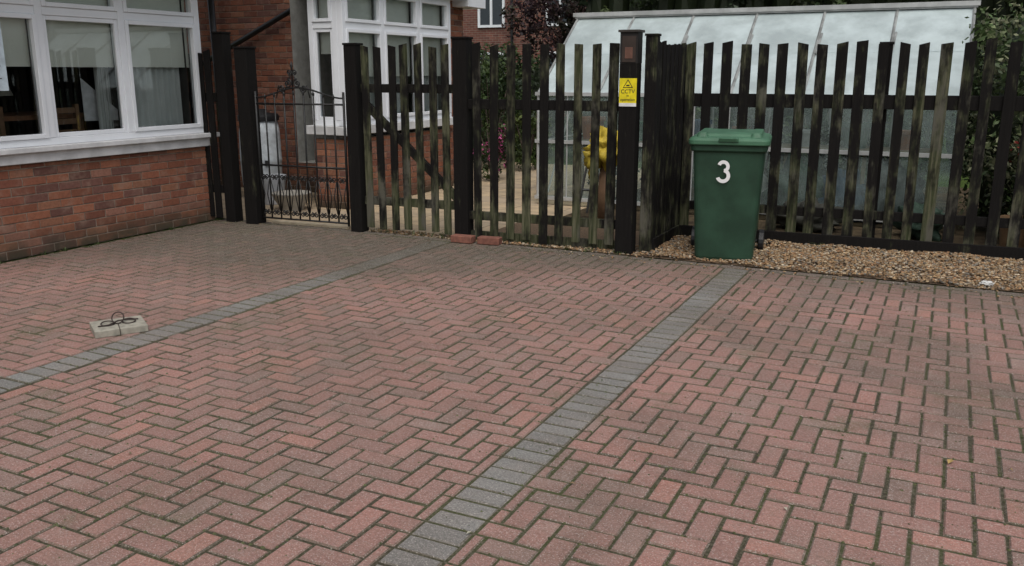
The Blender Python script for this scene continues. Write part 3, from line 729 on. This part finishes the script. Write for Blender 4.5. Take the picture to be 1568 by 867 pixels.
def shrub(name,c,r,h,n,per,size,cols,flowers=None):
    e=empty(name); mb=MB()
    for k in range(5):
        a_=k*1.25; tube(mb,[(c[0],c[1],0),(c[0]+r*.3*math.cos(a_),c[1]+r*.3*math.sin(a_),h*.5),(c[0]+r*.6*math.cos(a_),c[1]+r*.6*math.sin(a_),h*.85)],[.02,.014,.006],5)
    mb.obj('stems',M_bark,e); mb=MB(); cs=[]
    for _ in range(n):
        d=Vector((random.gauss(0,1),random.gauss(0,1),random.gauss(0,1))).normalized()*R(.5,1)
        cs.append(((c[0]+d.x*r,c[1]+d.y*r,h/2+d.z*h/2),r*R(.18,.34)))
    leaves(mb,cs,per,size,cols); mb.obj('foliage',M_leaf,e)
    if flowers:
        mb=MB(); leaves(mb,random.sample(cs,min(len(cs),flowers[1])),flowers[2],flowers[3],[flowers[0]]); mb.obj('flowers',M_leaf,e)
shrub('azalea_shrub',(-6.0,11.5),.34,.85,30,36,.03,GRN,((.75,.16,.4),14,36,.03))
shrub('garden_shrub',(-6.9,13.2),.7,1.7,60,50,.035,GRN)
shrub('garden_shrub',(-6.1,12.9),.4,1.1,40,50,.03,[(.1,.13,.03),(.06,.09,.02)])
shrub('garden_shrub',(-5.55,14.3),.6,1.7,60,50,.035,[(.05,.075,.02),(.03,.05,.02)])
shrub('garden_shrub',(-7.7,13.6),.8,2.3,70,50,.035,GRN)
shrub('garden_shrub',(-4.9,13.2),.35,1.3,30,50,.03,GRN)
shrub('red_flower_shrub',(.75,8.95),.4,1.15,36,34,.03,[(.035,.05,.02),(.05,.06,.025)],((.4,.03,.02),8,14,.022))
shrub('red_flower_shrub',(1.4,8.95),.4,1.3,36,34,.03,[(.035,.05,.02),(.05,.06,.025)],((.4,.03,.02),5,12,.02))
shrub('tomato_plants',(-2.9,10.0),.35,1.4,24,38,.03,GRN); shrub('tomato_plants',(-.9,10.3),.4,1.4,26,38,.03,GRN); shrub('tomato_plants',(-1.9,10.1),.35,1.25,22,38,.03,GRN); shrub('tomato_plants',(-3.7,10.2),.3,1.1,18,36,.03,GRN)
shrub('greenhouse_border_plants',(-1.6,12.5),.5,1.3,40,40,.035,GRN); shrub('greenhouse_border_plants',(-3.2,12.5),.5,1.1,40,40,.035,GRN); shrub('greenhouse_border_plants',(-.3,12.5),.5,1.4,40,40,.035,GRN)
def tree(name,x,y,h,cr,cols,n=130,per=60,size=.06,base=.35):
    e=empty(name); mb=MB()
    tube(mb,[(x,y,0),(x+.05,y,h*.3),(x-.05,y+.05,h*.6),(x,y,h*.85)],[.16,.12,.08,.02],8)
    for k in range(9):
        a_=k*2.4; z0=h*(base-.05+.05*k); L=cr*R(.6,.95)
        p0=Vector((x,y,z0)); p2=p0+Vector((math.cos(a_)*L,math.sin(a_)*L,h*.2)); tube(mb,[p0,(p0+p2)/2+Vector((0,0,.1)),p2],[.06,.035,.012],6)
    mb.obj('trunk',M_bark,e); mb=MB(); cs=[]
    for _ in range(n):
        d=Vector((random.gauss(0,1),random.gauss(0,1),random.gauss(0,1))).normalized()*(R(.35,1)**.6)
        if mn.noise(d*2.5+Vector((x,y,0)))<-.18: continue
        cs.append(((x+d.x*cr,y+d.y*cr,h*(base+1)/2+d.z*h*(1-base)/2),cr*R(.12,.24)))
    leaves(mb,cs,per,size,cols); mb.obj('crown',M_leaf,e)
PL=[(.06,.03,.035),(.045,.022,.028),(.08,.045,.04),(.05,.05,.03)]
tree('plum_tree',-7.3,17.6,4.6,1.45,PL,190,60,.05,.35)
tree('plum_tree',-10.9,17.2,4.8,1.1,PL,110,50,.05,.45)
tree('garden_tree',-4.5,18.5,6.5,2.4,GRN,170,60,.08,.3)
tree('garden_tree',3.0,18.0,6.5,2.6,GRN,150,60,.08,.3)
tree('garden_tree',-12.6,19,6.5,2.0,GRN,150,60,.07,.3)

# ---------------------------------------------------------------- distant house
h2=empty('brick_house'); mb=MB()
fx=brickflat('far_brick',0,(.2,.08,.06),(.14,.06,.05))
obox(mb,(-21,27,0),(1,0,0),(0,14),(-7,0),(0,5.4)); mb.obj('walls',fx,h2)
mb=MB(); mb.add([(-21.4,26.7,5.35),(-6.6,26.7,5.35),(-6.6,30.5,8.2),(-21.4,30.5,8.2),(-6.6,34.3,5.35),(-21.4,34.3,5.35)],[(0,1,2,3),(3,2,4,5)]); mb.obj('roof',M_tile,h2)
mb=MB();mg=MB()
for x in (-17.5,-14.6,-12.1,-9.4):
    for z in (1.0,3.0):
        w=1.0;hh=1.2
        for (a0,a1,b0,b1) in ((0,w,z,z+.08),(0,w,z+hh-.08,z+hh),(0,.08,z+.08,z+hh-.08),(w-.08,w,z+.08,z+hh-.08),(w/2-.04,w/2+.04,z+.08,z+hh-.08)):
            obox(mb,(x,27,0),(1,0,0),(a0,a1),(.002,.06),(b0,b1))
        obox(mg,(x,27,0),(1,0,0),(.08,w-.08),(.002,.02),(z+.08,z+hh-.08),(.05,.06,.07))
mb.obj('window_frames',M_white,h2); mg.obj('window_glass',simple('dark_glass',(.04,.05,.06),.1,.1),h2)
mb=MB(); tube(mb,[(-13.3,26.9,0),(-13.3,26.9,5.3)],.05,8); mb.obj('drain_pipe',M_black,h2)

# ---------------------------------------------------------------- light, world, camera
w=bpy.data.worlds.new('World'); scene.world=w; w.use_nodes=True; nt=w.node_tree
sky=nt.nodes.new('ShaderNodeTexSky'); sky.sky_type='NISHITA'; sky.sun_disc=False
SE,SA=math.radians(60),math.radians(150)
sky.sun_elevation=SE; sky.sun_rotation=SA; sky.air_density=1.2; sky.dust_density=4
hs=nt.nodes.new('ShaderNodeHueSaturation'); hs.inputs['Saturation'].default_value=.4
nt.links.new(sky.outputs[0],hs.inputs['Color']); nt.links.new(hs.outputs[0],nt.nodes['Background'].inputs['Color'])
nt.nodes['Background'].inputs['Strength'].default_value=.15
sd=bpy.data.lights.new('sun','SUN'); sd.energy=1.4; sd.angle=math.radians(50); sd.color=(1,.97,.93)
so=bpy.data.objects.new('sun',sd); COL.objects.link(so)
d=Vector((math.sin(SA)*math.cos(SE),math.cos(SA)*math.cos(SE),math.sin(SE)))
so.rotation_euler=d.to_track_quat('Z','Y').to_euler()
cam=bpy.data.cameras.new('camera'); co=bpy.data.objects.new('camera',cam); COL.objects.link(co)
cam.sensor_width=36; cam.lens=1340/1568*36; cam.clip_end=500
co.location=(0,0,1.55); co.rotation_euler=(math.radians(90-13.55),0,math.radians(26.3)); scene.camera=co
scene.view_settings.view_transform='Standard'; scene.view_settings.look='None'; scene.view_settings.exposure=0
